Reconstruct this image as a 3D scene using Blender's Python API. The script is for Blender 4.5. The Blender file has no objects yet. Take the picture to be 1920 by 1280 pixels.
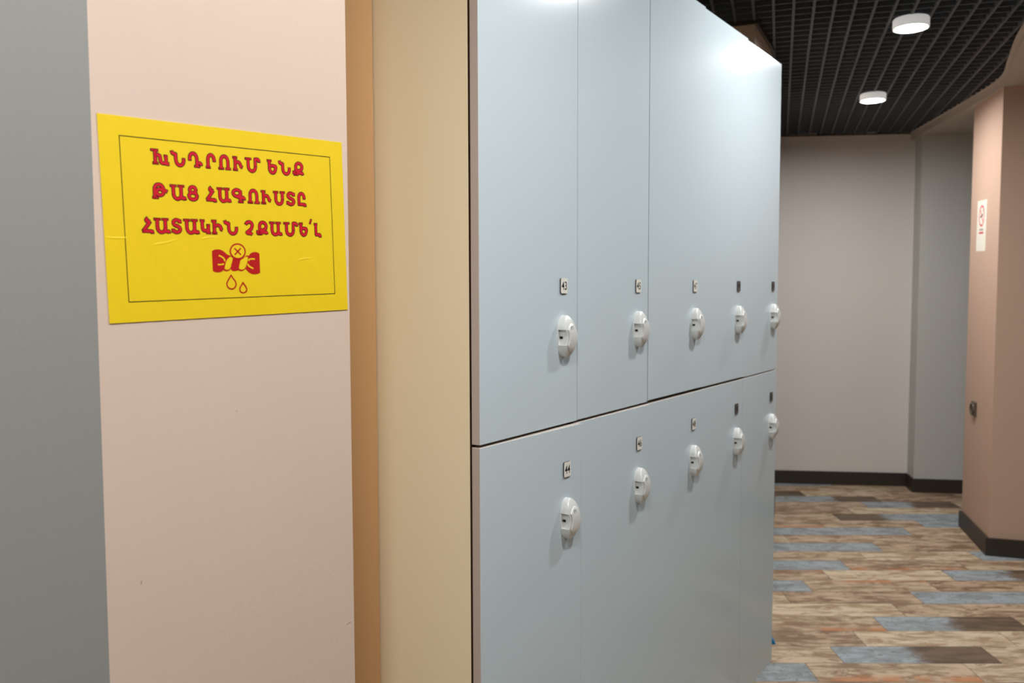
import bpy, bmesh, math, random
from mathutils import Matrix, Vector

random.seed(7)
SC = bpy.context.scene
COL = SC.collection

# ------------------------------------------------------------------ camera
CAM_Z = 1.44
pitch, roll = 0.0631, -0.0028
cd = bpy.data.cameras.new('camera'); cam = bpy.data.objects.new('camera', cd); COL.objects.link(cam)
cd.sensor_width = 36.0
cd.lens = 1576.4 / 1920 * 36.0
cd.clip_start = 0.02
_f = Vector((0, math.cos(pitch), -math.sin(pitch))); _u = Vector((0, math.sin(pitch), math.cos(pitch))); _r = Vector((1, 0, 0))
_r2 = _r * math.cos(roll) + _u * math.sin(roll); _u2 = -_r * math.sin(roll) + _u * math.cos(roll)
cam.matrix_world = Matrix(((_r2.x, _u2.x, -_f.x, 0), (_r2.y, _u2.y, -_f.y, 0), (_r2.z, _u2.z, -_f.z, CAM_Z), (0, 0, 0, 1)))
cd.dof.use_dof = True
cd.dof.focus_distance = 1.30
cd.dof.aperture_fstop = 7.0
SC.camera = cam

# ------------------------------------------------------------------ world, exposure, lamps
w = bpy.data.worlds.new('world'); SC.world = w; w.use_nodes = True
w.node_tree.nodes['Background'].inputs[0].default_value = (0.9, 0.95, 1.0, 1)
w.node_tree.nodes['Background'].inputs[1].default_value = 0.02
SC.view_settings.view_transform = 'Standard'
SC.view_settings.look = 'None'
SC.view_settings.exposure = 0.0
SC.view_settings.gamma = 1.0
SC.view_settings.use_curve_mapping = False
SC.cycles.use_denoising = True
SC.cycles.max_bounces = 10
SC.cycles.diffuse_bounces = 6
SC.cycles.sample_clamp_indirect = 6.0
LAMP_STRENGTH = 565.0
LAMP_COLOR = (1.0, 0.99, 0.97)
LAMP_R = 0.069
LAMPS = [(1.625, 3.49), (2.04, 4.82), (1.19, 2.26), (0.58, 0.98), (-0.09, 0.16), (-0.10, -0.75)]  # last two are unseen, added to brighten the cream panel and pier

# ------------------------------------------------------------------ helpers
def lin(r, g, b):
    def c(v):
        v /= 255.0
        return v / 12.92 if v <= 0.04045 else ((v + 0.055) / 1.055) ** 2.4
    return (c(r), c(g), c(b), 1)

def mat(name, col, rough=0.5, spec=0.5, metal=0.0, bump=0.0, bump_scale=200.0, vary=0.0, emit=None, coat=0.0):
    m = bpy.data.materials.new(name); m.use_nodes = True
    nt = m.node_tree; b = nt.nodes['Principled BSDF']
    b.inputs['Base Color'].default_value = col
    b.inputs['Roughness'].default_value = rough
    b.inputs['Specular IOR Level'].default_value = spec
    b.inputs['Metallic'].default_value = metal
    if coat: b.inputs['Coat Weight'].default_value = coat
    tc = nt.nodes.new('ShaderNodeTexCoord')
    if vary:
        n = nt.nodes.new('ShaderNodeTexNoise'); n.inputs['Scale'].default_value = 6.0; n.inputs['Detail'].default_value = 5
        nt.links.new(tc.outputs['Object'], n.inputs['Vector'])
        mx = nt.nodes.new('ShaderNodeMix'); mx.data_type = 'RGBA'
        mx.inputs[6].default_value = tuple(c * (1 - vary) for c in col[:3]) + (1,)
        mx.inputs[7].default_value = tuple(min(1, c * (1 + vary)) for c in col[:3]) + (1,)
        nt.links.new(n.outputs['Fac'], mx.inputs[0]); nt.links.new(mx.outputs[2], b.inputs['Base Color'])
    if bump:
        n = nt.nodes.new('ShaderNodeTexNoise'); n.inputs['Scale'].default_value = bump_scale; n.inputs['Detail'].default_value = 3
        nt.links.new(tc.outputs['Object'], n.inputs['Vector'])
        bp = nt.nodes.new('ShaderNodeBump'); bp.inputs['Strength'].default_value = bump; bp.inputs['Distance'].default_value = 0.002
        nt.links.new(n.outputs['Fac'], bp.inputs['Height']); nt.links.new(bp.outputs['Normal'], b.inputs['Normal'])
    if emit:
        b.inputs['Emission Color'].default_value = emit[0] + (1,) if len(emit[0]) == 3 else emit[0]
        b.inputs['Emission Strength'].default_value = emit[1]
    return m

M = {
    'pink': mat('pink paint', lin(204, 183, 168), 0.55, 0.3, bump=0.08, bump_scale=160, vary=0.02),
    'niche': mat('niche shade tan', lin(192, 150, 104), 0.6, 0.25, bump=0.08, bump_scale=160),  # pink wall's shade and warm bounce put into the colour
    'grey': mat('grey paint', lin(188, 190, 186), 0.55, 0.3, bump=0.08, bump_scale=160, vary=0.02),
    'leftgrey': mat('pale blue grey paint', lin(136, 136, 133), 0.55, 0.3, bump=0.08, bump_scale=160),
    'backgrey': mat('warm grey paint', lin(212, 208, 203), 0.6, 0.25, bump=0.08, bump_scale=160),
    'pinkdeep': mat('salmon paint', lin(190, 162, 144), 0.55, 0.3, bump=0.08, bump_scale=160),
    'soffit': mat('cream white paint', lin(182, 173, 162), 0.6, 0.25),
    'far': mat('mid grey paint', lin(105, 104, 102), 0.6, 0.25),
    'black': mat('black plenum', lin(10, 10, 11), 0.9, 0.1),
    'grid': mat('charcoal grid metal', lin(82, 87, 94), 0.55, 0.2),
    'base': mat('dark baseboard', lin(52, 46, 41), 0.45, 0.4),
    'cream': mat('cream laminate', lin(252, 240, 206), 0.45, 0.35, bump=0.03, bump_scale=300),
    'inside': mat('locker interior laminate', lin(120, 110, 95), 0.6, 0.2),
    'door': mat('pale blue laminate', lin(187, 200, 207), 0.17, 0.15, bump=0.01, bump_scale=350),
    'edge': mat('pale grey edge banding', lin(196, 186, 178), 0.4, 0.4),
    'seamshade': mat('edge banding with seam shade', lin(112, 112, 112), 0.5, 0.3),  # shade in the door seams, put into the vertical edge colour
    'gapshade': mat('dark brown gap shade', lin(74, 52, 40), 0.6, 0.2),  # shade in the gap behind the doors, painted on the panel edge
    'plinth': mat('black plinth', lin(30, 28, 27), 0.6, 0.3),
    'lock': mat('satin silver plastic', lin(212, 214, 212), 0.28, 0.6, metal=0.12),
    'lockdark': mat('grey recess plastic', lin(120, 120, 116), 0.45, 0.4),
    'key': mat('black key slot', lin(8, 8, 8), 0.5, 0.3),
    'platewhite': mat('white engraved plate', lin(222, 220, 212), 0.4, 0.4),
    'plateblack': mat('black plate core', lin(28, 27, 27), 0.45, 0.4),
    'platedark': mat('dark grey engraved plate', lin(88, 82, 82), 0.45, 0.4),
    'ink': mat('black ink', lin(20, 18, 18), 0.6, 0.2),
    'hinge': mat('dark hinge metal', lin(38, 30, 24), 0.5, 0.4, metal=0.5),
    'yellow': mat('yellow sticker vinyl', lin(224, 192, 28), 0.45, 0.35, bump=0.05, bump_scale=35),
    'red': mat('red print', lin(192, 20, 40), 0.5, 0.3),
    'darkred': mat('dark red print', lin(172, 24, 22), 0.5, 0.3),
    'outline': mat('maroon black outline', lin(30, 10, 14), 0.5, 0.3),
    'lampbody': mat('white lamp housing with added glow', lin(226, 226, 222), 0.4, 0.4, emit=((1, 1, 0.98), 0.38)),  # weak emission stands in for diffuser light on the housing side
    'lampglow': mat('glowing lamp diffuser', (0.8, 0.8, 0.8, 1), 0.5, 0.2, emit=(LAMP_COLOR, LAMP_STRENGTH)),
    'white': mat('white paper', lin(222, 220, 208), 0.5, 0.3),
    'signred': mat('sign red', lin(200, 50, 70), 0.5, 0.3),
    'signgrey': mat('sign grey', lin(150, 140, 138), 0.5, 0.3),
    'socket': mat('brown bronze plastic', lin(84, 74, 62), 0.4, 0.4),
    'blue': mat('blue plastic', lin(10, 118, 178), 0.4, 0.4),
    'crack': mat('dark paint crack', lin(96, 78, 66), 0.8, 0.1),
    'trim': mat('dark brown ceiling trim', lin(60, 52, 44), 0.5, 0.3),
}

def obj(name, bm, m, parent=None, smooth=False):
    me = bpy.data.meshes.new(name)
    bmesh.ops.recalc_face_normals(bm, faces=bm.faces[:])
    bm.to_mesh(me); bm.free()
    for k in (m if isinstance(m, (list, tuple)) else [m]): me.materials.append(k)
    if smooth:
        for p in me.polygons: p.use_smooth = True
    o = bpy.data.objects.new(name, me); COL.objects.link(o)
    if parent: o.parent = parent
    return o

def thing(name, label, cat, loc=(0, 0, 0), rot=(0, 0, 0), group=None):
    o = bpy.data.objects.new(name, None); COL.objects.link(o)
    o.empty_display_size = 0.1
    o.location = loc; o.rotation_euler = rot
    return tag(o, label, cat, group)

def tag(o, label, cat, group=None):
    o['label'] = label; o['category'] = cat
    if group: o['group'] = group
    return o

def struct(o, label=None, cat=None):
    o['kind'] = 'structure'
    if label: o['label'] = label
    if cat: o['category'] = cat
    return o

def add_box(bm, x0, x1, y0, y1, z0, z1, bevel=0.0, mi=0, seg=1):
    vs = [bm.verts.new(p) for p in ((x0, y0, z0), (x1, y0, z0), (x1, y1, z0), (x0, y1, z0), (x0, y0, z1), (x1, y0, z1), (x1, y1, z1), (x0, y1, z1))]
    fs = [bm.faces.new([vs[i] for i in q]) for q in ((0, 3, 2, 1), (4, 5, 6, 7), (0, 1, 5, 4), (1, 2, 6, 5), (2, 3, 7, 6), (3, 0, 4, 7))]
    for f in fs: f.material_index = mi
    if bevel:
        es = list({e for f in fs for e in f.edges})
        r = bmesh.ops.bevel(bm, geom=es, offset=bevel, segments=seg, affect='EDGES', profile=0.5)
        for f in r['faces']: f.material_index = mi
    return vs

def add_prism(bm, pts, z0, z1, mi=0):
    lo = [bm.verts.new((x, y, z0)) for x, y in pts]; hi = [bm.verts.new((x, y, z1)) for x, y in pts]
    n = len(pts); fs = [bm.faces.new(lo[::-1]), bm.faces.new(hi)]
    for i in range(n): fs.append(bm.faces.new((lo[i], lo[(i + 1) % n], hi[(i + 1) % n], hi[i])))
    for f in fs: f.material_index = mi
    if n > 4: bmesh.ops.triangulate(bm, faces=fs[:2])

def prism_obj(name, pts, z0, z1, m, parent=None):
    bm = bmesh.new(); add_prism(bm, pts, z0, z1); return obj(name, bm, m, parent)

def add_disc(bm, cx, cz, r, y, n=24, flip=False):
    """flat disc facing -Y"""
    vs = [bm.verts.new((cx + r * math.cos(2 * math.pi * i / n), y, cz + r * math.sin(2 * math.pi * i / n))) for i in range(n)]
    bm.faces.new(vs)

def add_lathe(bm, prof, n=40, center=(0, 0, 0)):
    rings = []
    for r, z in prof:
        if r < 1e-6: rings.append([bm.verts.new((center[0], center[1], center[2] + z))])
        else: rings.append([bm.verts.new((center[0] + r * math.cos(2 * math.pi * i / n), center[1] + r * math.sin(2 * math.pi * i / n), center[2] + z)) for i in range(n)])
    for a, b in zip(rings[:-1], rings[1:]):
        for i in range(n):
            j = (i + 1) % n
            if len(a) == 1: bm.faces.new((a[0], b[j], b[i]))
            elif len(b) == 1: bm.faces.new((a[i], a[j], b[0]))
            else: bm.faces.new((a[i], a[j], b[j], b[i]))

def add_stroke(bm, pts, wdt, y, closed=False, caps=True, butt=0.0):
    """flat ribbon in the XZ plane at depth y: one quad per segment, a disc at each joint"""
    P = [Vector(p) for p in pts]; h = wdt / 2
    n = len(P); segs = n if closed else n - 1
    for i in range(segs):
        a, b = P[i], P[(i + 1) % n]; d = (b - a)
        if d.length < 1e-9: continue
        d.normalize(); q = Vector((-d.y, d.x)) * h
        if not closed and i == 0: a = a - d * butt
        if not closed and i == segs - 1: b = b + d * butt
        yy = y - 1e-6 * (i % 7)
        bm.faces.new([bm.verts.new((v.x, yy, v.y)) for v in (a + q, a - q, b - q, b + q)])
    js = range(n) if (closed or caps) else range(1, n - 1)
    for i in js: add_disc(bm, P[i].x, P[i].y, h, y - 7e-6 - 1e-6 * (i % 3), 12)

def add_poly(bm, pts, y):
    f = bm.faces.new([bm.verts.new((p[0], y, p[1])) for p in pts])
    bmesh.ops.triangulate(bm, faces=[f])

def smooth_pts(P, k=4, closed=False):
    n = len(P); out = []
    rng = range(n) if closed else range(n - 1)
    g = (lambda i: P[i % n]) if closed else (lambda i: P[max(0, min(n - 1, i))])
    for i in rng:
        a, b, c, d = g(i - 1), g(i), g(i + 1), g(i + 2)
        for s in range(k):
            t = s / k
            out.append(tuple(0.5 * ((2 * b[j]) + (c[j] - a[j]) * t + (2 * a[j] - 5 * b[j] + 4 * c[j] - d[j]) * t * t + (3 * b[j] - a[j] - 3 * c[j] + d[j]) * t ** 3) for j in range(2)))
    if not closed: out.append(tuple(P[-1]))
    return out

def text_mesh(name, s, size, m, parent):
    cu = bpy.data.curves.new(name + '_curve', 'FONT'); cu.body = s; cu.size = size; cu.offset = 0.012 * size; cu.align_x = 'CENTER'; cu.align_y = 'CENTER'
    t = bpy.data.objects.new(name + '_tmp', cu); COL.objects.link(t)
    dg = bpy.context.evaluated_depsgraph_get(); dg.update()
    me = bpy.data.meshes.new_from_object(t.evaluated_get(dg))
    bpy.data.objects.remove(t); bpy.data.curves.remove(cu)
    me.transform(Matrix.Rotation(math.pi / 2, 4, 'X'))
    me.name = name; me.materials.clear(); me.materials.append(m)
    o = bpy.data.objects.new(name, me); COL.objects.link(o); o.parent = parent
    return o

# ------------------------------------------------------------------ floor
def floor_material():
    m = bpy.data.materials.new('wood look floor tiles'); m.use_nodes = True
    nt = m.node_tree; N = nt.nodes; L = nt.links; b = N['Principled BSDF']
    def node(t, **kw):
        n = N.new(t)
        for k, v in kw.items(): setattr(n, k, v)
        return n
    def math_(op, a, c=None, clamp=False):
        n = node('ShaderNodeMath', operation=op, use_clamp=clamp)
        for i, v in enumerate((a, c)):
            if v is None: continue
            if isinstance(v, (int, float)): n.inputs[i].default_value = v
            else: L.new(v, n.inputs[i])
        return n.outputs[0]
    def mix(f, a, c):
        n = node('ShaderNodeMix', data_type='RGBA')
        if isinstance(f, (int, float)): n.inputs[0].default_value = f
        else: L.new(f, n.inputs[0])
        for i, v in ((6, a), (7, c)):
            if isinstance(v, tuple): n.inputs[i].default_value = v
            else: L.new(v, n.inputs[i])
        return n.outputs[2]
    def smooth(v, lo, hi):
        n = node('ShaderNodeMapRange', interpolation_type='SMOOTHSTEP'); L.new(v, n.inputs[0])
        n.inputs[1].default_value = lo; n.inputs[2].default_value = hi
        return n.outputs[0]
    at = node('ShaderNodeVertexColor', layer_name='tile'); sp = node('ShaderNodeSeparateColor'); L.new(at.outputs['Color'], sp.inputs[0])
    blue, half, orange = sp.outputs[0], sp.outputs[1], sp.outputs[2]; rnd = at.outputs['Alpha']
    uv = node('ShaderNodeUVMap', uv_map='tileuv'); su = node('ShaderNodeSeparateXYZ'); L.new(uv.outputs[0], su.inputs[0])
    u, v = su.outputs[0], su.outputs[1]
    tc = node('ShaderNodeTexCoord')
    comb = node('ShaderNodeCombineXYZ'); L.new(math_('MULTIPLY', rnd, 37.0), comb.inputs[2])
    add = node('ShaderNodeVectorMath', operation='ADD'); L.new(tc.outputs['Object'], add.inputs[0]); L.new(comb.outputs[0], add.inputs[1])
    def noise(sx, sy, scale, detail=5, dist=0.0, rough=0.6):
        mp = node('ShaderNodeMapping'); L.new(add.outputs[0], mp.inputs[0]); mp.inputs['Scale'].default_value = (sx, sy, 1)
        n = node('ShaderNodeTexNoise'); L.new(mp.outputs[0], n.inputs['Vector']); n.inputs['Scale'].default_value = scale
        n.inputs['Detail'].default_value = detail; n.inputs['Distortion'].default_value = dist; n.inputs['Roughness'].default_value = rough
        return n.outputs['Fac']
    streak = noise(1.0, 4.5, 5.0, 7, 0.5)
    fine = noise(1.0, 7.0, 16.0, 6, 0.8)
    blot = noise(1.0, 2.2, 8.0, 7, 0.5, 0.7)
    speck = noise(1.0, 1.0, 45.0, 4)
    tan = mix(rnd, lin(168, 142, 117), lin(208, 194, 168))
    dark = mix(rnd, lin(104, 82, 64), lin(160, 138, 108))
    wood = mix(smooth(streak, 0.42, 0.66), tan, dark)
    wood = mix(smooth(blot, 0.49, 0.62), wood, mix(rnd, lin(108, 80, 60), lin(160, 134, 108)))
    wood = mix(math_('MULTIPLY', smooth(fine, 0.52, 0.72), 0.55), wood, lin(104, 84, 66))
    wood = mix(math_('MULTIPLY', smooth(blot, 0.46, 0.36), 0.5), wood, lin(204, 176, 152))
    # orange stripe along one long edge of some tiles
    e1 = smooth(math_('ADD', v, math_('MULTIPLY', math_('SUBTRACT', streak, 0.5), 0.5)), 0.36, 0.08)
    e2 = smooth(math_('ADD', v, math_('MULTIPLY', math_('SUBTRACT', streak, 0.5), 0.5)), 0.74, 0.94)
    isb = math_('COMPARE', orange, 0.5); N[isb.node.name].inputs[2].default_value = 0.2
    ist = math_('COMPARE', orange, 1.0); N[ist.node.name].inputs[2].default_value = 0.2
    om = math_('ADD', math_('MULTIPLY', e1, isb), math_('MULTIPLY', e2, ist), True)
    om = math_('MULTIPLY', math_('MULTIPLY', om, smooth(noise(1.0, 1.0, 4.5, 3), 0.39, 0.54)), 0.75)
    wood = mix(om, wood, lin(184, 116, 68))
    # blue grey tiles, some of them fading to dark brown
    bl = mix(smooth(blot, 0.4, 0.62), lin(154, 164, 170), lin(128, 135, 138))
    bl = mix(math_('MULTIPLY', smooth(speck, 0.57, 0.68), 0.7), bl, lin(92, 92, 88))
    bl = mix(math_('MULTIPLY', smooth(streak, 0.58, 0.7), 0.35), bl, lin(112, 108, 100))
    db = mix(smooth(streak, 0.4, 0.62), lin(110, 92, 76), lin(84, 70, 56))
    uu = math_('ADD', u, math_('MULTIPLY', math_('SUBTRACT', blot, 0.5), 0.35))
    hr = math_('COMPARE', half, 0.5); N[hr.node.name].inputs[2].default_value = 0.2
    hl = math_('COMPARE', half, 1.0); N[hl.node.name].inputs[2].default_value = 0.2
    hm = math_('ADD', math_('MULTIPLY', smooth(uu, 0.42, 0.58), hr), math_('MULTIPLY', smooth(uu, 0.58, 0.42), hl), True)
    bl = mix(hm, bl, db)
    c = mix(blue, wood, bl)
    # narrow grout joint
    ed = math_('MINIMUM', math_('MINIMUM', math_('MULTIPLY', u, 0.603), math_('MULTIPLY', math_('SUBTRACT', 1.0, u), 0.603)),
               math_('MINIMUM', math_('MULTIPLY', v, 0.153), math_('MULTIPLY', math_('SUBTRACT', 1.0, v), 0.153)))
    g = smooth(ed, 0.0022, 0.0008)
    c = mix(math_('MULTIPLY', g, 0.8), c, lin(84, 70, 56))
    L.new(c, b.inputs['Base Color'])
    b.inputs['Roughness'].default_value = 0.5; b.inputs['Specular IOR Level'].default_value = 0.35
    bp = node('ShaderNodeBump'); bp.inputs['Strength'].default_value = 0.25; bp.inputs['Distance'].default_value = 0.002
    L.new(math_('SUBTRACT', fine, math_('MULTIPLY', g, 2.0)), bp.inputs['Height']); L.new(bp.outputs[0], b.inputs['Normal'])
    return m

TAN, BLUE, BLUED, DBLUE, ORB, ORT, LIGHT = range(7)
KIND = {(0, -1): BLUE, (0, 0): ORB, (0, 1): LIGHT, (1, -1): TAN, (1, 0): BLUED, (1, 1): TAN, (2, -1): TAN, (2, 0): LIGHT, (2, 1): LIGHT,
        (3, -1): ORB, (3, 0): BLUED, (3, 1): TAN, (4, -1): LIGHT, (4, 0): TAN, (4, 1): TAN, (5, -1): TAN, (5, 0): BLUE, (5, 1): BLUED,
        (6, -2): BLUE, (6, -1): ORT, (6, 0): TAN, (7, -2): ORT, (7, -1): LIGHT, (7, 0): BLUED, (8, -2): BLUE, (8, -1): ORB, (8, 0): TAN,
        (9, -2): TAN, (9, -1): LIGHT, (9, 0): BLUE, (10, -2): BLUE, (10, -1): TAN, (11, -2): TAN, (11, -1): TAN, (12, -2): BLUE, (12, -1): TAN,
        (13, -2): TAN, (14, -2): DBLUE, (15, -2): LIGHT, (16, -2): BLUED, (17, -2): TAN, (18, -2): TAN}
bm = bmesh.new(); cl = bm.loops.layers.float_color.new('tile'); ul = bm.loops.layers.uv.new('tileuv')
for r in range(-38, 26):
    y0 = 2.992 + 0.153 * r + 0.016; j = 1.083 + 0.1495 * r
    i0 = math.floor((-3.0 - j) / 0.604)
    for i in range(i0, i0 + 14):
        x0 = j + 0.604 * i
        if x0 > 5.0: continue
        k = KIND.get((r, i))
        if k is None: k = random.choices((TAN, BLUE, BLUED, ORB, LIGHT), (5, 1, 1, 1, 2))[0]
        rnd = {LIGHT: 0.9, ORB: 0.35, ORT: 0.4}.get(k, random.uniform(0.1, 0.7))
        rnd = max(0.02, min(0.98, rnd + random.uniform(-.08, .08)))
        ca = (1.0 if k in (BLUE, BLUED, DBLUE) else 0.0, {BLUED: 0.5, DBLUE: 1.0}.get(k, 0.0), {ORB: 0.5, ORT: 1.0}.get(k, 0.0), rnd)
        f = bm.faces.new([bm.verts.new(p) for p in ((x0, y0, 0), (x0 + 0.604, y0, 0), (x0 + 0.604, y0 + 0.153, 0), (x0, y0 + 0.153, 0))])
        for lp, q in zip(f.loops, ((0, 0), (1, 0), (1, 1), (0, 1))): lp[cl] = ca; lp[ul].uv = q
o = obj('floor', bm, floor_material()); o.rotation_euler.z = -0.0125
struct(o, 'floor of worn wood-look plank tiles in tan, brown and blue-grey', 'floor')

# ------------------------------------------------------------------ room shell
CEIL = 2.526; SOF = 2.48
d_l = Vector((0.56543, 0.82480)); n_l = Vector((0.82480, -0.56543)); p0 = Vector((-0.05823, 1.48506))
ANG_L = math.atan2(d_l.y, d_l.x)
tw = 0.7355; d_s = Vector((math.sin(tw), math.cos(tw))); n_s = Vector((math.cos(tw), -math.sin(tw)))
ANG_S = math.pi / 2 - tw
pinkL = Vector((-0.417, 0.846)); pinkR = Vector((-0.208, 1.077))

def xy(*vs): return [(v[0], v[1]) for v in vs]

# pier with the sign, grey wall at its left, niche wall behind
back = -n_s * 0.26
o = prism_obj('wall_pier', xy(pinkL, pinkR, pinkR + back, pinkL + back), 0, CEIL, M['pink'])
struct(o, 'pale pink painted pier carrying the yellow notice', 'wall')
pier = o
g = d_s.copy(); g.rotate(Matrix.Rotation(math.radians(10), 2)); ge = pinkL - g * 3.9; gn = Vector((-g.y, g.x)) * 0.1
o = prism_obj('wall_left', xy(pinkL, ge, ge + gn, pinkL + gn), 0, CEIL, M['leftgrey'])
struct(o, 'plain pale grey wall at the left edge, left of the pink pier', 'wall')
N0 = p0 - n_l * 0.2475 - d_l * 0.001; Ne = N0 - d_s * 0.9
o = prism_obj('wall_niche', xy(N0, N0 - n_s * 0.06, Ne - n_s * 0.06, Ne), 0, CEIL, M['niche'])
struct(o, 'strip of niche wall with its shade painted in as tan, between pink pier and cream locker side', 'wall')

# back wall
A = Vector((1.949, 6.137)); B = Vector((2.862, 6.025)); db = (B - A).normalized(); nb = Vector((-db.y, db.x))
Al = A - db * 4.2
o = prism_obj('wall_back', xy(Al, B + db * 0.1, B + db * 0.1 + nb * 0.12, Al + nb * 0.12), 0, CEIL + 0.02, M['backgrey'])
struct(o, 'warm grey back wall behind the lockers', 'wall')
Cc = Vector((2.825, 5.849)); Dd = Vector((3.155, 5.799)); dc = (Dd - Cc).normalized(); De = Cc + dc * 1.75
o = prism_obj('wall_alcove', xy(Cc, De, De + Vector((0.03, 0.25)), Cc + Vector((0.037, 0.176))), 0, SOF, M['grey'])
struct(o, 'grey projecting wall section between back wall and salmon pillar', 'wall')
# right pillar
pc = Vector((2.563, 4.450)); pl = Vector((0.263, 0.965)); pr = Vector((0.951, -0.308))
pL = pc + pl * 0.572; pR = pc + pr * 2.0
o = prism_obj('wall_pillar', xy(pc, pR, pR + pl * 0.572, pL), 0, SOF, M['pinkdeep'])
struct(o, 'salmon pink pillar at the right with the no smoking notice', 'wall')
# column behind the lockers
colp = [(0.30, 3.775), (0.906, 3.546), (0.996, 3.512), (1.189, 3.913), (1.684, 5.366), (1.2, 5.6), (0.5, 5.5)]
o = prism_obj('wall_column', colp, 0, CEIL, M['pink'])
struct(o, 'salmon pink column behind the locker bank reaching the ceiling', 'wall')
# unseen sides of the room
struct(prism_obj('wall_right', [(4.48, -2.6), (4.6, -2.6), (4.6, 6.0), (4.48, 6.0)], 0, CEIL, M['far']), 'grey wall closing the right side of the room', 'wall')
struct(prism_obj('wall_rear', [(-2.4, -2.62), (4.48, -2.62), (4.48, -2.5), (-2.4, -2.5)], 0, CEIL, M['far']), 'grey wall behind the viewer', 'wall')

# baseboards
def base(name, a, b, n, t=0.012, h=0.096, lab=''):
    o = prism_obj(name, xy(a, b, b - n * t, a - n * t), 0, h, M['base']); struct(o, lab, 'baseboard'); return o
base('baseboard_back', A - db * 1.2, B, nb, lab='dark baseboard along the warm grey back wall')
al_n = Vector((-dc.y, dc.x))
ret = (Cc - B).normalized()
bm = bmesh.new()
add_prism(bm, xy(Cc - al_n * 0.012 - dc * 0.012, De - al_n * 0.012, De, Cc), 0, 0.096)
add_prism(bm, xy(Cc - al_n * 0.012 - dc * 0.012, Cc, B, B - dc * 0.012 - al_n * 0.012), 0, 0.096)
struct(obj('baseboard_alcove', bm, M['base']), 'dark baseboard wrapping the grey projecting wall section', 'baseboard')
bm = bmesh.new()
nl = Vector((-0.965, 0.263)); nr = Vector((-0.308, -0.951)); t = 0.017
oc = pc + nl * t + nr * t
add_prism(bm, xy(oc, pc, pL, pL + nl * t), 0, 0.094)
add_prism(bm, xy(oc, pR + nr * t, pR, pc), 0, 0.094)
struct(obj('baseboard_pillar', bm, M['base']), 'dark baseboard around the salmon pillar at the right', 'baseboard')
a, b = Vector((1.189, 3.913)), Vector((1.684, 5.366)); dd = (b - a).normalized(); nn = Vector((dd.y, -dd.x))
o = prism_obj('baseboard_column', xy(a, b, b + nn * 0.014 + dd * 0.0, a + nn * 0.014), 0, 0.096, M['base'])
struct(o, 'dark baseboard along the column behind the lockers', 'baseboard')

# ceiling: open-cell charcoal grid, slab above, lower curved soffit
az = math.radians(17.6); gl = Vector((math.sin(az), math.cos(az))); gp = Vector((gl.y, -gl.x))
poly = [Vector(v) for v in ((-2.6, -2.5), (4.48, -2.5), (4.48, 5.84), (-2.6, 6.70))]
def clip(p, d):
    t0, t1 = -50.0, 50.0
    for i in range(4):
        a, b = poly[i], poly[(i + 1) % 4]; e = b - a; n = Vector((-e.y, e.x))
        den = d.dot(n); num = (p - a).dot(n)
        if abs(den) < 1e-9:
            if num < 0: return None
            continue
        t = -num / den
        if den > 0: t0 = max(t0, t)
        else: t1 = min(t1, t)
    return (t0, t1) if t1 - t0 > 0.02 else None
def bars(bm, d, q, off, w_, z0, z1):
    for k in range(-160, 160):
        p = q * (off + k * 0.0752)
        c = clip(p, d)
        if not c: continue
        a, b = p + d * c[0], p + d * c[1]; h = q * w_ / 2
        add_prism(bm, xy(a - h, a + h, b + h, b - h), z0, z1)
bm = bmesh.new()
off_l = Vector((1.072, 3.258)).dot(gp)
bars(bm, gl, gp, off_l % 0.0752, 0.010, CEIL, CEIL + 0.045)
bars(bm, gp, gl, 0.02, 0.007, CEIL + 0.005, CEIL + 0.025)
struct(obj('ceiling', bm, M['grid']), 'charcoal open-cell grid ceiling above the lockers', 'ceiling')
struct(prism_obj('ceiling_slab', [(-2.6, -2.6), (4.6, -2.6), (4.6, 6.0), (-2.6, 6.8)], 2.80, 2.86, M['black']), 'black void seen through the grid ceiling', 'ceiling')
curve = [(2.90, 6.15), (2.835, 6.06), (2.735, 5.45), (2.652, 4.935), (2.552, 4.45), (2.378, 4.075), (2.165, 3.63), (1.95, 3.05), (1.85, 2.4), (1.82, 1.5), (1.82, -2.5)]
curve = smooth_pts(curve, 6)
o = prism_obj('ceiling_soffit', curve + [(4.48, -2.5), (4.48, 6.02)], SOF, CEIL + 0.05, M['soffit'])
struct(o, 'lower cream soffit with a curved edge on the right', 'ceiling')
o = prism_obj('trim_1', [(0.29, 3.762), (0.902, 3.532), (1.002, 3.494), (1.204, 3.914), (1.214, 4.0), (0.6, 4.3)], CEIL - 0.012, CEIL + 0.03, M['trim'])
struct(o, 'dark trim where the column behind the lockers meets the grid ceiling', 'trim')

# narrow edge trims where the grid meets the soffit and the back wall
bm = bmesh.new()
cv = [Vector(c) for c in curve]; off = []
for i, c in enumerate(cv):
    tdir = (cv[min(i + 1, len(cv) - 1)] - cv[max(i - 1, 0)]).normalized(); off.append(c + Vector((tdir.y, -tdir.x)) * 0.014)
for i in range(len(cv) - 1): add_prism(bm, xy(cv[i], cv[i + 1], off[i + 1], off[i]), CEIL - 0.004, CEIL)
struct(obj('trim_2', bm, M['soffit']), 'thin pale trim between the grid ceiling and the curved soffit', 'trim')
o = prism_obj('trim_3', xy(Al - nb * 0.02, B - nb * 0.02, B, Al), CEIL - 0.004, CEIL, M['trim'])
struct(o, 'thin dark trim between the grid ceiling and the back wall', 'trim')


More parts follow.
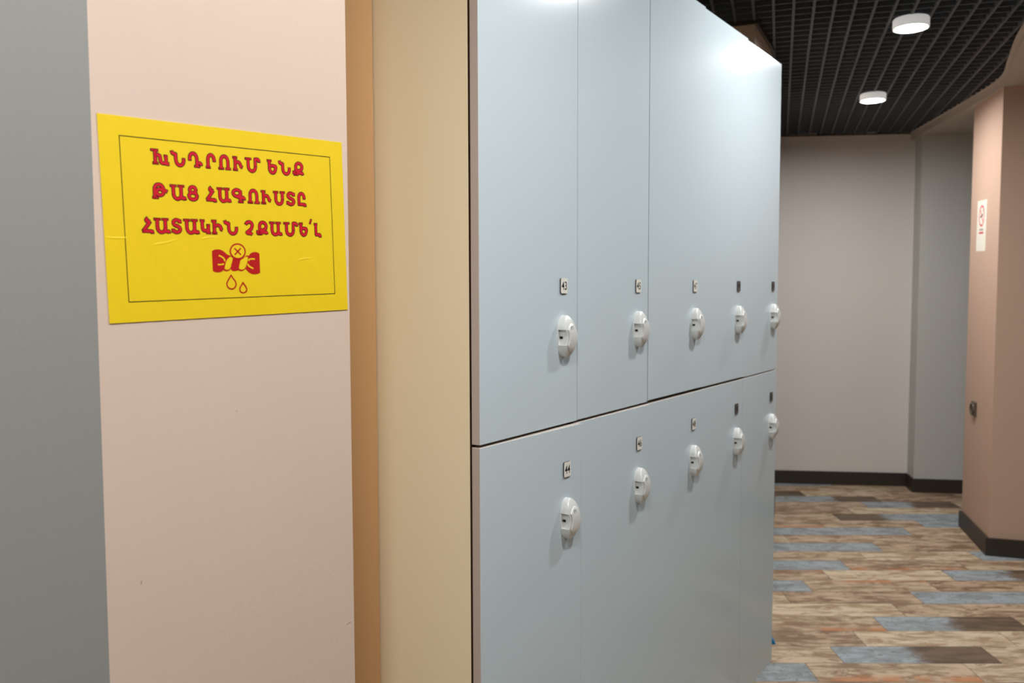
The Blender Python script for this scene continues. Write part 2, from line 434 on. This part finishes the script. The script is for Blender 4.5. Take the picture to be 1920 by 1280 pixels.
# ------------------------------------------------------------------ ceiling lamps
def make_lamp():
    t = thing('ceiling_lamp', '', 'ceiling lamp')
    R = LAMP_R
    bm = bmesh.new(); add_lathe(bm, [(R - 0.012, 0.006), (R - 0.006, 0.0), (R - 0.001, 0.0005), (R, 0.003), (R, 0.036), (R - 0.003, 0.040), (0, 0.040)], 48)
    obj('housing', bm, M['lampbody'], t, True)
    bm = bmesh.new(); add_lathe(bm, [(0, 0.0015), (R * 0.5, 0.002), (R - 0.011, 0.0045), (R - 0.010, 0.010), (0, 0.012)], 48)
    obj('diffuser', bm, M['lampglow'], t, True)
    return t
def dup(root):
    r = root.copy(); COL.objects.link(r)
    for ch in list(root.children):
        c = ch.copy(); COL.objects.link(c); c.parent = r
        for gch in ch.children:
            e = gch.copy(); COL.objects.link(e); e.parent = c
    return r
lamp0 = make_lamp()
LAMP_LABELS = ['round white ceiling lamp glowing, the larger and nearer of the two in view, upper right',
               'round white ceiling lamp glowing, farther one nearest the back wall',
               'round white ceiling lamp above the lockers, next before the pair in view',
               'round white ceiling lamp just before the viewer, over the near end of the lockers',
               'unseen round white ceiling lamp above the viewer, added to light the cream panel and pier',
               'unseen round white ceiling lamp behind the viewer, added to light the cream panel']
for i, (x, y) in enumerate(LAMPS):
    o = lamp0 if i == 0 else dup(lamp0)
    o.location = (x, y, CEIL - 0.038); o['label'] = LAMP_LABELS[i]; o['group'] = 'round ceiling lamps in a row'

# ------------------------------------------------------------------ locker bank
W = 0.346; DT = 0.0185; GAP = 0.004; DEPTH = 0.50
Z0, ZS, Z1 = 0.1134, 1.1572, 2.2024
HL = ZS - Z0
LROT = (0, 0, ANG_L)
def lw(x, y, z):     # locker-bank local to world
    v = p0 + d_l * x - n_l * y
    return (v.x, v.y, z)

def lock_meshes(parent):
    h, wd = 0.0428, 0.0222
    def R(b): return wd * max(0.0, 1 - (abs(b) / h) ** 2.3) ** 0.5
    def prof(b): return 0.0105 + 0.0118 * max(0.0, 1 - ((b + 0.002) / (h + 0.002)) ** 2) ** 0.9
    b0, b1 = -0.0175, 0.0140; bmid = (b0 + b1) / 2; hn = (b1 - b0) / 2
    def Ln(b): return -0.0208 + 0.0052 * max(0.0, 1 - ((b - bmid) / hn) ** 2) ** 0.8
    rows = []
    def section(b, notch):
        r = R(b); c = prof(b); L = -r
        if notch:
            La, Lb = -0.0150, Ln(b); k = 0.0012
            pts = [(La, 0.002), (La + 0.0006, 0.35 * c), (La + 0.3 * (Lb - La), 0.7 * c), (Lb, c - k), (Lb + k, c)]
        else:
            k = min(0.0022, r / 1.2 + 1e-5)
            pts = [(L, 0.0), (L, 0.45 * c), (L + 0.06 * k, c - k), (L + 0.35 * k, c - 0.35 * k), (L + k, c)]
        k = min(0.0025, r / 1.3 + 1e-5)
        pts += [(max(pts[-1][0] + 1e-5, r - k), c), (r - 0.3 * k, c - 0.3 * k), (r, c - k), (r, 0.45 * (c - k)), (r, 0.0)]
        return [(a, -cc, b) for a, cc in pts]
    bs = [-h * math.cos(math.pi * i / 46) for i in range(47)]
    lo = [b for b in bs if b < b0 - 5e-4]; mid = [b0 + (b1 - b0) * i / 14 for i in range(15)]; hi = [b for b in bs if b > b1 + 5e-4]
    secs = [section(b, False) for b in lo] + [section(b0, False)] + [section(b, True) for b in mid] + [section(b1, False)] + [section(b, False) for b in hi]
    bm = bmesh.new()
    vv = [[bm.verts.new(p) for p in s] for s in secs]
    for a, b in zip(vv[:-1], vv[1:]):
        for i in range(len(a) - 1): bm.faces.new((a[i], a[i + 1], b[i + 1], b[i]))
    # oval backing plate against the door
    n = 40; ring = []
    for dpt in (0.0, -0.0025):
        ring.append([bm.verts.new((wd * 0.985 * math.cos(2 * math.pi * i / n), dpt, h * 0.97 * math.sin(2 * math.pi * i / n))) for i in range(n)])
    bm.faces.new(ring[1])
    for i in range(n): bm.faces.new((ring[0][i], ring[0][(i + 1) % n], ring[1][(i + 1) % n], ring[1][i]))
    bmesh.ops.remove_doubles(bm, verts=bm.verts[:], dist=1e-6)
    body = obj('lock', bm, M['lock'], parent, True); body.data.set_sharp_from_angle(angle=math.radians(32))
    # crescent turning handle on the face
    rows = []
    B0, B1 = -0.034, 0.0265
    for i in range(25):
        b = B0 + (B1 - B0) * i / 24; c = prof(b) + 0.0006
        s = max(0.0, 1 - abs((2 * i / 24) - 1) ** 5) ** 0.5
        L = (Ln(b) if b0 < b < b1 else -0.0208) + 0.0050; r = R(b) - 0.0012
        if b > b1: L = -0.0158 + (b - b1) * 0.5
        if b < b0: L = -0.0158 + (b0 - b) * 0.75
        m_ = (L + r) / 2; L = m_ - (m_ - L) * max(0.25, s); r = m_ + (r - m_) * max(0.25, s)
        dz = 0.0022 * max(0.15, s)
        rows.append([(L, -(c - 0.004), b), (L, -(c + dz * 0.5), b), (L + 0.0012, -(c + dz), b), ((L + r) / 2, -(c + dz + 0.0004), b), (r - 0.0025, -(c + dz * 0.8), b), (r - 0.0004, -(c - 0.0012), b), (r, -(c - 0.006), b)])
    bm = bmesh.new(); vv = [[bm.verts.new(p) for p in s] for s in rows]
    for a, b in zip(vv[:-1], vv[1:]):
        for i in range(len(a) - 1): bm.faces.new((a[i], a[i + 1], b[i + 1], b[i]))
    bm.faces.new(vv[0]); bm.faces.new(vv[-1][::-1])
    obj('handle', bm, M['lock'], body, True).data.set_sharp_from_angle(angle=math.radians(40))
    # dark seam around the handle
    bm = bmesh.new()
    line = [(r_[0][0] - 0.0003, r_[0][1] - 0.0034, r_[0][2]) for r_ in rows]
    def seam(pts, off):
        vv = [[bm.verts.new((p[0] + o_, p[1], p[2])) for o_ in (-off, off)] for p in pts]
        for a, b in zip(vv[:-1], vv[1:]): bm.faces.new((a[0], a[1], b[1], b[0]))
    seam([(p[0], -(prof(p[2]) + 0.0001), p[2]) for p in line], 0.0005)
    obj('handle_seam', bm, M['lockdark'], body)
    # round button and key slot
    bb = 0.0165; c = prof(bb) + 0.0029
    bm = bmesh.new(); nseg = 20
    for r_, dep in ((0.0038, 0.0),):
        rings = [[bm.verts.new((-0.0010 + rr * math.cos(2 * math.pi * i / nseg), -(c + dd_) , bb + rr * 1.0 * math.sin(2 * math.pi * i / nseg))) for i in range(nseg)] for rr, dd_ in ((0.0044, -0.002), (0.0044, 0.0005), (0.0034, 0.0006))]
        for a, b in zip(rings[:-1], rings[1:]):
            for i in range(nseg): bm.faces.new((a[i], a[(i + 1) % nseg], b[(i + 1) % nseg], b[i]))
        bm.faces.new(rings[-1]).material_index = 1
    obj('button', bm, [M['lockdark'], M['lock']], body)
    bm = bmesh.new(); add_box(bm, -0.0160, -0.0120, -0.0095, -0.0030, -0.0045, 0.0003, 0.0003)
    obj('key_slot', bm, M['key'], body)
    return body

def door_mesh(height, parent):
    bm = bmesh.new(); add_box(bm, 0.0011, W - 0.0011, 0, DT, 0.0028, height - 0.0022, 0.0010, 1, 2)
    o = obj('door', bm, [M['door'], M['edge']], parent)
    for p in o.data.polygons:
        if abs(p.normal.y) > 0.9: p.material_index = 0
    return o

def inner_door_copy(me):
    '''doors away from the near end: vertical edges coloured darker to stand in for shade in the seams'''
    m2 = me.copy(); m2.materials.append(M['seamshade'])
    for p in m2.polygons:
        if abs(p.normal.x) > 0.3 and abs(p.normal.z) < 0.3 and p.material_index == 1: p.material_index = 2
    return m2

def body_mesh(height, parent):
    bm = bmesh.new(); x0, x1, y0, y1, t = 0.0175, W - 0.0005, DT + GAP, DEPTH, 0.014
    add_box(bm, x0, x0 + t, y0, y1, 0, height); add_box(bm, x1 - t, x1, y0, y1, 0, height)
    add_box(bm, x0 + t, x1 - t, y1 - 0.006, y1, 0, height)
    add_box(bm, x0 + t, x1 - t, y0, y1 - 0.006, 0.0, t); add_box(bm, x0 + t, x1 - t, y0, y1 - 0.006, height - t, height)
    return obj('body', bm, M['inside'], parent)

def make_locker():
    t = thing('locker', '', 'locker', group='numbered lockers in the blue bank')
    body_mesh(HL, t); door_mesh(HL, t)
    lk = lock_meshes(t); 
    bm = bmesh.new()
    out = []
    for qx, qz, a0 in ((1, 1, 0), (-1, 1, 90), (-1, -1, 180), (1, -1, 270)):
        for k in range(6):
            a_ = math.radians(a0 + 18 * k); out.append((qx * 0.0095 + 0.0035 * math.cos(a_), qz * 0.0120 + 0.0035 * math.sin(a_)))
    fr = [bm.verts.new((x, -0.0028, z)) for x, z in out]; bk = [bm.verts.new((x, 0, z)) for x, z in out]
    bm.faces.new(fr); bm.faces.new(bk[::-1])
    for k in range(len(out)): bm.faces.new((fr[k], fr[(k + 1) % len(out)], bk[(k + 1) % len(out)], bk[k]))
    pl_ = obj('number_plate', bm, [M['plateblack'], M['platewhite']], t)
    for p in pl_.data.polygons:
        if p.normal.y < -0.9: p.material_index = 1
    for k, z in enumerate((0.085, 0.53, 0.96)):
        bm = bmesh.new(); add_box(bm, 0.0025, 0.030, DT - 0.0002, DT + GAP + 0.0003, z - 0.006, z + 0.006); add_box(bm, 0.0020, 0.030, DT - 0.0002, DT + GAP + 0.0003, z - 0.017, z - 0.009)
        obj('hinge', bm, M['hinge'], t)
    return t

proto = make_locker()
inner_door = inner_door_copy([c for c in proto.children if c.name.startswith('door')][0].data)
NUMS = [(43, 44), (45, 46), (47, 48), (49, 50), (51, 52)]
AJAR = {44: 1.9, 46: 1.1, 48: 0.45, 43: 0.15, 47: 0.4, 49: 0.35, 50: 0.1}
TOPOFF = {45: 0.0004, 47: 0.003, 49: 0.0015, 51: -0.0012}
ORD = ['first', 'second', 'third', 'fourth', 'fifth']
LAB = {43: 'upper pale blue locker numbered 43, nearest the cream side panel', 44: 'lower pale blue locker numbered 44, its door slightly ajar below locker 43',
       45: 'upper pale blue locker numbered 45, right of locker 43', 46: 'lower pale blue locker numbered 46, right of locker 44',
       47: 'upper pale blue locker numbered 47, middle of the top row', 48: 'lower pale blue locker numbered 48, middle of the bottom row',
       49: 'upper pale blue locker, fourth from the cream side panel, with a bright glare on top', 50: 'lower pale blue locker, fourth from the cream side panel, right of locker 48',
       51: 'upper pale blue locker at the far right end of the bank', 52: 'lower pale blue locker at the far right end of the bank, above the floor'}
for col_, pair in enumerate(NUMS):
    for row, num in enumerate(pair):
        up = row == 0
        t = proto if num == 43 else dup(proto)
        t['label'] = LAB[num]; t['category'] = 'locker'
        zb = ZS if up else Z0
        t.location = lw(W * col_, 0, zb); t.rotation_euler = LROT
        zlock = (1.342 if up else 0.966) - zb; zpl = (1.445 if up else 1.0675) - zb
        hinge = Matrix.Translation((0.0015, DT, 0)); ang = math.radians(AJAR.get(num, 0.0))
        Mx = hinge @ Matrix.Rotation(-ang, 4, 'Z') @ hinge.inverted()
        for ch in t.children:
            nm = ch.name.split('.')[0]
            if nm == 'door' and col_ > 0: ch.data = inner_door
            if nm == 'door': ch.matrix_local = Mx @ Matrix.Translation((0, 0, TOPOFF.get(num, 0.0)))
            elif nm == 'lock': ch.matrix_local = Mx @ Matrix.Translation((0.2850, 0, zlock))
            elif nm == 'number_plate':
                ch.matrix_local = Mx @ Matrix.Translation((0.2872, 0, zpl))
                if num >= 49:
                    ch.data = ch.data.copy(); ch.data.materials[1] = M['platedark']; ch['label'] = 'dark grey number plate'
                for q in list(ch.children): bpy.data.objects.remove(q)
                tx = text_mesh('numerals', str(num), 0.0235, M['ink'], ch)
                xs = [v.co.x for v in tx.data.vertices]; zs = [v.co.z for v in tx.data.vertices]
                sx, sz = 0.0200 / (max(xs) - min(xs)), 0.0172 / (max(zs) - min(zs))
                mx_, mz_ = (max(xs) + min(xs)) / 2, (max(zs) + min(zs)) / 2
                for v in tx.data.vertices: v.co = ((v.co.x - mx_) * sx, -0.00295, (v.co.z - mz_) * sz)

bm = bmesh.new(); add_box(bm, 0.0010, 0.0170, DT + GAP, DEPTH, 0.0, Z1 - Z0)
o = obj('locker_side_panel', bm, [M['cream'], M['gapshade']]); o.location = lw(0, 0, Z0); o.rotation_euler = LROT
for p in o.data.polygons:
    if p.normal.y < -0.9: p.material_index = 1  # front edge coloured dark for the shaded gap
tag(o, 'tall cream laminate side panel closing the near end of the lockers', 'panel')
bm = bmesh.new(); add_box(bm, 0, 0.016, DT + GAP, DEPTH, 0.0, Z1 - Z0)
o = obj('locker_side_panel', bm, M['cream']); o.location = lw(5 * W + 0.0002, 0, Z0); o.rotation_euler = LROT
tag(o, 'tall side panel closing the far end of the lockers', 'panel')
bm = bmesh.new(); add_box(bm, 0.001, 5 * W - 0.05, 0.075, DEPTH - 0.02, 0.0, Z0 - 0.0005)
o = obj('locker_plinth', bm, M['plinth']); o.location = lw(0, 0, 0); o.rotation_euler = LROT
tag(o, 'recessed black plinth under the pale blue lockers', 'plinth')

# ------------------------------------------------------------------ yellow notice
SC_MM = 0.001
foot = -n_s * 0.8767 + d_s * 0.5044
sign = thing('notice_sign', 'yellow laminated notice with red Armenian lettering on the pink pier', 'notice',
             (foot.x, foot.y, CAM_Z + 0.0744), (0, -0.0274, ANG_S))
def mm(p): return ((p[0] - 148.5) * SC_MM, (p[1] - 105.0) * SC_MM)
bm = bmesh.new()
nx, nz = 48, 34
grid = [[bm.verts.new(((-148.5 + 297 * i / nx) * SC_MM, -0.0008 - 0.0001 * math.sin(i * 1.7 + j), (-105 + 210 * j / nz) * SC_MM)) for j in range(nz + 1)] for i in range(nx + 1)]
# low creases in the vinyl at the left, level with the third line
for i in range(nx + 1):
    for j in range(nz + 1):
        v = grid[i][j]; x, z = -148.5 + 297 * i / nx, -105 + 210 * j / nz
for i in range(nx):
    for j in range(nz): bm.faces.new((grid[i][j], grid[i + 1][j], grid[i + 1][j + 1], grid[i][j + 1]))
bd = [e for e in bm.edges if e.is_boundary]
r = bmesh.ops.extrude_edge_only(bm, edges=bd)
for v in [q for q in r['geom'] if isinstance(q, bmesh.types.BMVert)]: v.co.y = 0.0
obj('sheet', bm, M['yellow'], sign)
bm = bmesh.new(); add_stroke(bm, [mm(p) for p in ((20.6, 190.2), (277.9, 190.2), (277.9, 21.1), (20.6, 21.1))], 0.0008, -0.00098, closed=True)
obj('border_line', bm, M['outline'], sign)
def ridge(pts, wd, hh):
    bm = bmesh.new(); P = [mm(p) for p in smooth_pts(pts, 6)]; prev = None
    for i, (x, z) in enumerate(P):
        k = math.sin(math.pi * i / (len(P) - 1))
        row = [bm.verts.new((x, -0.0008, z - wd)), bm.verts.new((x, -0.0009 - hh * k, z + wd * 0.3)), bm.verts.new((x, -0.0008, z + wd))]
        if prev:
            for j in range(2): bm.faces.new((prev[j], prev[j + 1], row[j + 1], row[j]))
        prev = row
    obj('crease', bm, M['yellow'], sign, True)
for pts in ([(1, 87), (12, 86.5), (24, 87)], [(48, 80), (64, 82.5), (76, 86)], [(104, 87), (112, 88.5), (120, 88)], [(226, 63), (236, 65), (246, 65)]):
    ridge(pts, 0.0012, 0.0004)

def arc(cx, cy, rx, ry, a0, a1, n=8):
    return [(cx + rx * math.cos(math.radians(a0 + (a1 - a0) * i / n)), cy + ry * math.sin(math.radians(a0 + (a1 - a0) * i / n))) for i in range(n + 1)]
U_ = lambda l, r, yb=0.0: [(l, 1), (l, 0.42)] + arc((l + r) / 2, 0.38 + yb, (r - l) / 2, 0.36, 180, 360)[0:] 
ARCH = lambda l, r: arc((l + r) / 2, 0.62, (r - l) / 2, 0.36, 180, 0)
def ser(x, y, hw=0.19): return [(x - hw, y), (x + hw, y)]
# capital letters as pen strokes in a unit box (x to the right, y up, cap height 1)
G = {
 'Ա': [U_(.22, .72), [(.72, 1), (.72, .10), (.92, .10), (.94, -.02)], ser(.22, .96), ser(.72, .96)],
 'Ս': [U_(.22, .78), [(.78, .42), (.78, 1)], ser(.22, .96), ser(.78, .96)],
 'Մ': [U_(.2, .68), [(.68, .42), (.68, .97), (.86, .97), (.93, .88), (.93, .76)], ser(.2, .96)],
 'Ո': [[(.22, 0), (.22, .62)] + ARCH(.22, .78) + [(.78, 0)], ser(.22, .04), ser(.78, .04)],
 'Ր': [[(.26, 0), (.26, .62)] + ARCH(.26, .86) + [(.86, .52)], ser(.26, .04)],
 'Դ': [[(.12, .46), (.12, .62)] + ARCH(.12, .64) + [(.64, 0)], [(.64, .30), (.86, .30), (.94, .22), (.94, .14)], ser(.64, .04)],
 'Ն': [[(.03, 1), (.06, .86), (.16, .82), (.30, .82)], [(.30, .84), (.30, .42)] + arc(.58, .38, .28, .36, 180, 360) + [(.86, .52)]],
 'Խ': [[(.2, 1), (.2, 0)], ser(.17, .96), ser(.2, .04, .14), [(.2, .58), (.34, .66), (.46, .58), (.48, .30), (.52, .12), (.64, .06), (.80, .10)], [(.80, .62), (.80, .04), (.95, .04)], [(.70, .60), (.84, .60)]],
 'Ւ': [[(.26, 1), (.26, 0)], ser(.24, .96), ser(.26, .04), [(.26, .50), (.42, .64), (.62, .62), (.74, .48), (.80, .30), (.92, .24)]],
 'Ի': [[(.26, 1), (.26, 0)], ser(.24, .96), ser(.26, .04), [(.26, .50), (.42, .64), (.66, .64), (.82, .52), (.84, .34), (.94, .30)]],
 'Ե': [[(.22, 1), (.22, .40)] + arc(.52, .38, .30, .36, 180, 360) + [(.82, .56), (.22, .60)], ser(.22, .96), [(.82, .44), (.96, .44)]],
 'Ք': [[(.30, 0), (.30, .66)] + arc(.60, .67, .30, .30, 180, -90, 14) + [(.30, .37)], ser(.30, .04), [(.02, .20), (.66, .18), (.90, .18), (.95, .06)]],
 'Թ': [[(.12, 0), (.12, .62)] + arc(.42, .66, .30, .33, 180, 0) + [(.72, .46)] + arc(.48, .44, .24, .22, 0, -360, 16), [(.62, .50), (.84, .56), (.96, .50)], ser(.16, .04)],
 'Ց': [arc(.5, .74, .30, .22, 0, 360, 14), arc(.5, .28, .40, .25, 0, 360, 16)],
 'Հ': [[(.56, 1), (.46, .94), (.42, .84), (.50, .78), (.76, .76)], [(.76, .76), (.12, .09)], [(.06, .09), (.84, .09), (.93, .06), (.94, -.06)]],
 'Գ': [arc(.36, .70, .30, .25, 0, 360, 14), [(.66, .86), (.66, 0)], [(.36, .45), (.50, .38), (.86, .38), (.94, .30), (.94, .22)], ser(.66, .04)],
 'Տ': [arc(.5, .74, .34, .21, 25, 250, 10) + [(.58, .50)] + arc(.48, .27, .38, .22, 70, -155, 10), [(.84, .95), (.84, .74)], [(.12, .06), (.12, .26)]],
 'Ը': [[(.20, .10), (.20, .62)] + arc(.52, .64, .32, .33, 180, 0) + [(.84, .54)], [(.10, .09), (.80, .09), (.92, .06), (.93, -.06)]],
 'Կ': [[(.18, 1), (.18, .46)] + arc(.42, .42, .24, .22, 180, 290, 6) + [(.72, .24)], [(.74, .66), (.74, 0)], ser(.18, .96), ser(.74, .62, .13), ser(.74, .04)],
 'Չ': [arc(.48, .72, .36, .25, 165, -30, 10) + [(.70, .42), (.20, .14), (.34, .06), (.60, .10), (.76, .0)]],
 'Լ': [[(.30, 1), (.30, .09)], ser(.28, .96, .22), [(.22, .09), (.76, .09), (.90, .06), (.92, -.10)]],
 '՛': [[(.10, 0), (.80, 1)]],
}
LINES = [
 ([('Խ', 51.7, 73.4), ('Ն', 73.3, 91.3), ('Դ', 91.8, 109.7), ('Ր', 111.4, 126.1), ('Ո', 126.7, 144.2), ('Ւ', 144.1, 159.4), ('Մ', 160, 181.3), ('Ե', 188.2, 204), ('Ն', 204.4, 222.6), ('Ք', 222.5, 239.6)], 163.3, 181.0),
 ([('Թ', 51, 69.4), ('Ա', 69.6, 89.2), ('Ց', 89.4, 103.4), ('Հ', 110.2, 124), ('Ա', 123.3, 142.2), ('Գ', 142.2, 159.9), ('Ո', 160.9, 178.7), ('Ւ', 178, 194), ('Ս', 194.4, 212.7), ('Տ', 212.7, 226.5), ('Ը', 227.2, 241.3)], 127.4, 145.1),
 ([('Հ', 37.2, 51.3), ('Ա', 50.1, 69.7), ('Տ', 69.6, 82.7), ('Ա', 82.6, 102.4), ('Կ', 102, 116.7), ('Ի', 114.7, 130.8), ('Ն', 130.7, 149.9), ('Չ', 155.7, 169.6), ('Ք', 170.4, 187.1), ('Ա', 187.4, 206.4), ('Մ', 206.8, 228.7), ('Ե', 227.9, 242.8), ('՛', 243.6, 248.6), ('Լ', 249.2, 261.3)], 91.5, 109.1)]
for letters, yb, yt in LINES:
    bo, br = bmesh.new(), bmesh.new()
    for k, (ch, l, r_) in enumerate(letters):
        y0, y1 = (107.4, 112.4) if ch == '՛' else (yb + 1.5, yt - 1.5)
        l2, r2 = l + 1.2, r_ - 1.2
        for st in G[ch]:
            pts = [mm((l2 + (r2 - l2) * px, y0 + (y1 - y0) * py)) for px, py in st]
            is_ser = len(st) == 2 and abs(st[0][1] - st[1][1]) < 1e-6
            wd = 1.5 if is_ser else 2.85
            if ch == '՛': wd = 1.5
            add_stroke(bo, pts, (wd + 1.5) * 0.001, -0.00100 - 8e-6 * (k % 2), caps=False, butt=0.00075)
            add_stroke(br, pts, wd * 0.001, -0.00108 - 8e-6 * (k % 2), caps=False)
    lo_ = obj('lettering', br, M['red'], sign)
    obj('letter_outline', bo, M['outline'], lo_)
SIL = [[(115.1, 73.7), (116.6, 74.6), (119.3, 75.4), (122.9, 75.7), (126.5, 75.0), (130.0, 73.0), (132.6, 70.4), (134.2, 68.2), (135.9, 68.8), (138.3, 67.7), (130.2, 53.1), (128.3, 52.9), (126.1, 51.2), (123.3, 50.2), (120.3, 50.0), (117.0, 50.6), (115.1, 51.9)], [(135.9, 68.9), (138.4, 68.4), (140.7, 66.0), (146.8, 64.3), (151.3, 64.9), (155.9, 68.3), (158.5, 69.0), (160.3, 68.3), (155.1, 53.4), (152.5, 51.6), (149.3, 50.9), (146.2, 52.3), (145.6, 52.9), (143.3, 51.4), (140.5, 51.0), (138.1, 51.9), (136.6, 53.6), (135.0, 51.8), (131.9, 51.0), (128.9, 51.7), (127.4, 53.7)], [(155.4, 53.4), (158.0, 60.8), (160.0, 68.3), (162.1, 70.9), (165.4, 72.5), (168.9, 72.9), (172.1, 72.2), (174.1, 70.9), (174.0, 60.8), (173.9, 48.8), (170.8, 47.6), (166.9, 47.1), (162.8, 47.6), (159.0, 49.6)]]
YEL = [[(134.8, 66.0), (136.4, 67.1), (137.8, 67.4), (139.2, 66.3), (139.9, 64.9), (137.8, 58.7), (136.9, 55.9), (135.4, 53.9), (133.2, 52.9), (130.8, 53.1), (129.3, 54.5), (130.5, 58.7), (131.9, 62.7)], [(149.6, 63.4), (152.5, 64.9), (155.2, 67.1), (157.1, 67.3), (159.1, 66.3), (157.4, 60.8), (155.6, 56.3), (153.8, 53.7), (151.3, 52.8), (148.4, 53.2), (147.1, 54.9), (148.3, 59.2)]]
SLIT = [[(123.5, 68.7), (126.4, 67.4), (129.0, 65.5), (130.0, 62.9)], [(122.0, 58.8), (124.7, 58.6), (128.1, 59.3)], [(159.8, 63.4), (161.4, 64.6), (164.3, 64.9), (167.1, 64.7)], [(158.4, 58.8), (159.7, 56.8), (162.2, 55.3), (164.7, 54.1)]]
DROP = [[(136.8, 46.7), (139.4, 42.8), (141.8, 39.6), (142.5, 36.8), (141.8, 33.9), (139.5, 31.7), (136.6, 31.2), (133.6, 32.2), (131.6, 34.8), (131.3, 37.6), (132.8, 40.7), (134.9, 43.7)], [(151.3, 38.0), (153.5, 34.8), (155.2, 32.2), (155.6, 29.8), (154.3, 27.3), (151.1, 26.2), (148.0, 27.3), (146.9, 29.8), (147.5, 32.4), (149.4, 35.2)]]
bm = bmesh.new()
for k, P in enumerate(SIL): add_poly(bm, [mm(p) for p in P], -0.00100 - 1e-5 * k)
circ = [mm((146.5 + 9.15 * math.cos(a * math.pi / 24), 73.5 + 8.3 * math.sin(a * math.pi / 24))) for a in range(48)]
add_stroke(bm, circ, 0.0017, -0.00122, closed=True)
pic = obj('wrung_towel_pictogram', bm, M['darkred'], sign)
bm = bmesh.new()
for k, P in enumerate(YEL): add_poly(bm, [mm(p) for p in smooth_pts(P, 3, True)], -0.00108)
for P in SLIT: add_stroke(bm, [mm(p) for p in smooth_pts(P, 4)], 0.0017, -0.00108)
add_poly(bm, circ, -0.00116)
obj('pictogram_cutout', bm, M['yellow'], pic)
bm = bmesh.new()
for a, b in (((142.9, 76.6), (149.9, 69.9)), ((149.9, 76.6), (142.9, 69.9))): add_stroke(bm, [mm(a), mm(b)], 0.0017, -0.00122)
obj('cross_mark', bm, M['darkred'], pic)
for P in DROP:
    bm = bmesh.new(); add_stroke(bm, [mm(p) for p in smooth_pts(P, 3, False)] + [mm(P[0])], 0.0016, -0.00100, closed=True)
    obj('water_drop', bm, M['darkred'], sign)

# fine cracks in the paint of the pier, parts of the pier
def crack(u0, z0, pts):
    bm = bmesh.new(); add_stroke(bm, [(p[0] * 0.001, p[1] * 0.001) for p in pts], 0.0005, -0.0002)
    o = obj('paint_crack', bm, M['crack'], pier)
    v = pinkL + d_s * u0; o.location = (v.x, v.y, z0); o.rotation_euler = (0, 0, ANG_S)
crack(0.300, 1.005, [(0, -1.2), (2, 0.4), (6, 1.0)])
crack(0.035, 1.13, [(0, -1.5), (1, 2)])
crack(0.15, 1.30, [(0, 0), (0.4, 1)])

# ------------------------------------------------------------------ no smoking notice and switch on the pillar's side face
ANG_P = math.atan2(-pl.y, -pl.x)          # local X runs from the far edge towards the near corner
def on_pillar(s, z): v = pL - pl * s; return (v.x, v.y, z)
ns = thing('no_smoking_sign', 'small white no smoking notice on the salmon pillar', 'notice', on_pillar(0.235, 1.785), (0, 0.03, ANG_P))
sw, sh = 0.19, 0.285
bm = bmesh.new(); add_box(bm, -sw / 2, sw / 2, -0.0012, 0, -sh / 2, sh / 2); obj('sheet', bm, M['white'], ns)
bm = bmesh.new()
add_stroke(bm, [(0.052 * math.cos(a * math.pi / 20), 0.055 + 0.055 * math.sin(a * math.pi / 20)) for a in range(40)], 0.010, -0.0016, closed=True)
add_stroke(bm, [(-0.036, 0.094), (0.036, 0.018)], 0.009, -0.0017)
obj('prohibition_ring', bm, M['signred'], ns)
bm = bmesh.new(); add_stroke(bm, [(-0.030, 0.048), (0.026, 0.062)], 0.010, -0.0014, caps=False); add_stroke(bm, smooth_pts([(0.028, 0.072), (0.024, 0.082), (0.032, 0.090)], 4), 0.004, -0.0014)
obj('cigarette', bm, M['ink'], ns)
bm = bmesh.new(); add_stroke(bm, [(-0.04, -0.022), (0.04, -0.022)], 0.010, -0.0014, caps=False); obj('caption_line', bm, M['signgrey'], ns)
bm = bmesh.new(); add_stroke(bm, [(-0.045, -0.040), (0.045, -0.040)], 0.011, -0.0014, caps=False); obj('caption_line', bm, M['signred'], ns)

so = thing('wall_socket', 'dark bronze power socket low on the salmon pillar', 'socket', on_pillar(0.215, 0.742), (0, 0, ANG_P))
bm = bmesh.new(); add_box(bm, -0.042, 0.042, -0.012, 0, -0.042, 0.042, 0.004, 0, 2); obj('cover_plate', bm, M['socket'], so)
bm = bmesh.new(); n = 28
prof_ = [(0.034, -0.0115), (0.034, -0.020), (0.029, -0.021), (0.028, -0.006)]
rings = [[bm.verts.new((r_ * math.cos(2 * math.pi * i / n), y_, r_ * math.sin(2 * math.pi * i / n))) for i in range(n)] for r_, y_ in prof_]
for a, b in zip(rings[:-1], rings[1:]):
    for i in range(n): bm.faces.new((a[i], a[(i + 1) % n], b[(i + 1) % n], b[i]))
obj('socket_ring', bm, M['socket'], so, True)
bm = bmesh.new()
for s_ in (-1, 1): add_disc(bm, s_ * 0.0095, 0, 0.004, -0.0128, 14)
obj('pin_hole', bm, M['key'], so)

# ------------------------------------------------------------------ small blue wedge on the floor past the locker end
wd_ = thing('plastic_wedge', 'small blue plastic wedge on the floor just past the far end of the lockers', 'wedge', (1.064, 3.316, 0), (0, 0, -0.2))
bm = bmesh.new()
vs = [(0, 0, 0), (-0.10, 0, 0), (-0.10, 0, 0.075), (-0.05, 0, 0.075)]
lo_v = [bm.verts.new(v) for v in vs]; hi_v = [bm.verts.new((x, 0.04, z)) for x, _, z in vs]
bm.faces.new(lo_v); bm.faces.new(hi_v[::-1])
for i in range(4): bm.faces.new((lo_v[i], lo_v[(i + 1) % 4], hi_v[(i + 1) % 4], hi_v[i]))
bmesh.ops.bevel(bm, geom=bm.edges[:], offset=0.002, segments=1, affect='EDGES')
obj('wedge_body', bm, M['blue'], wd_)
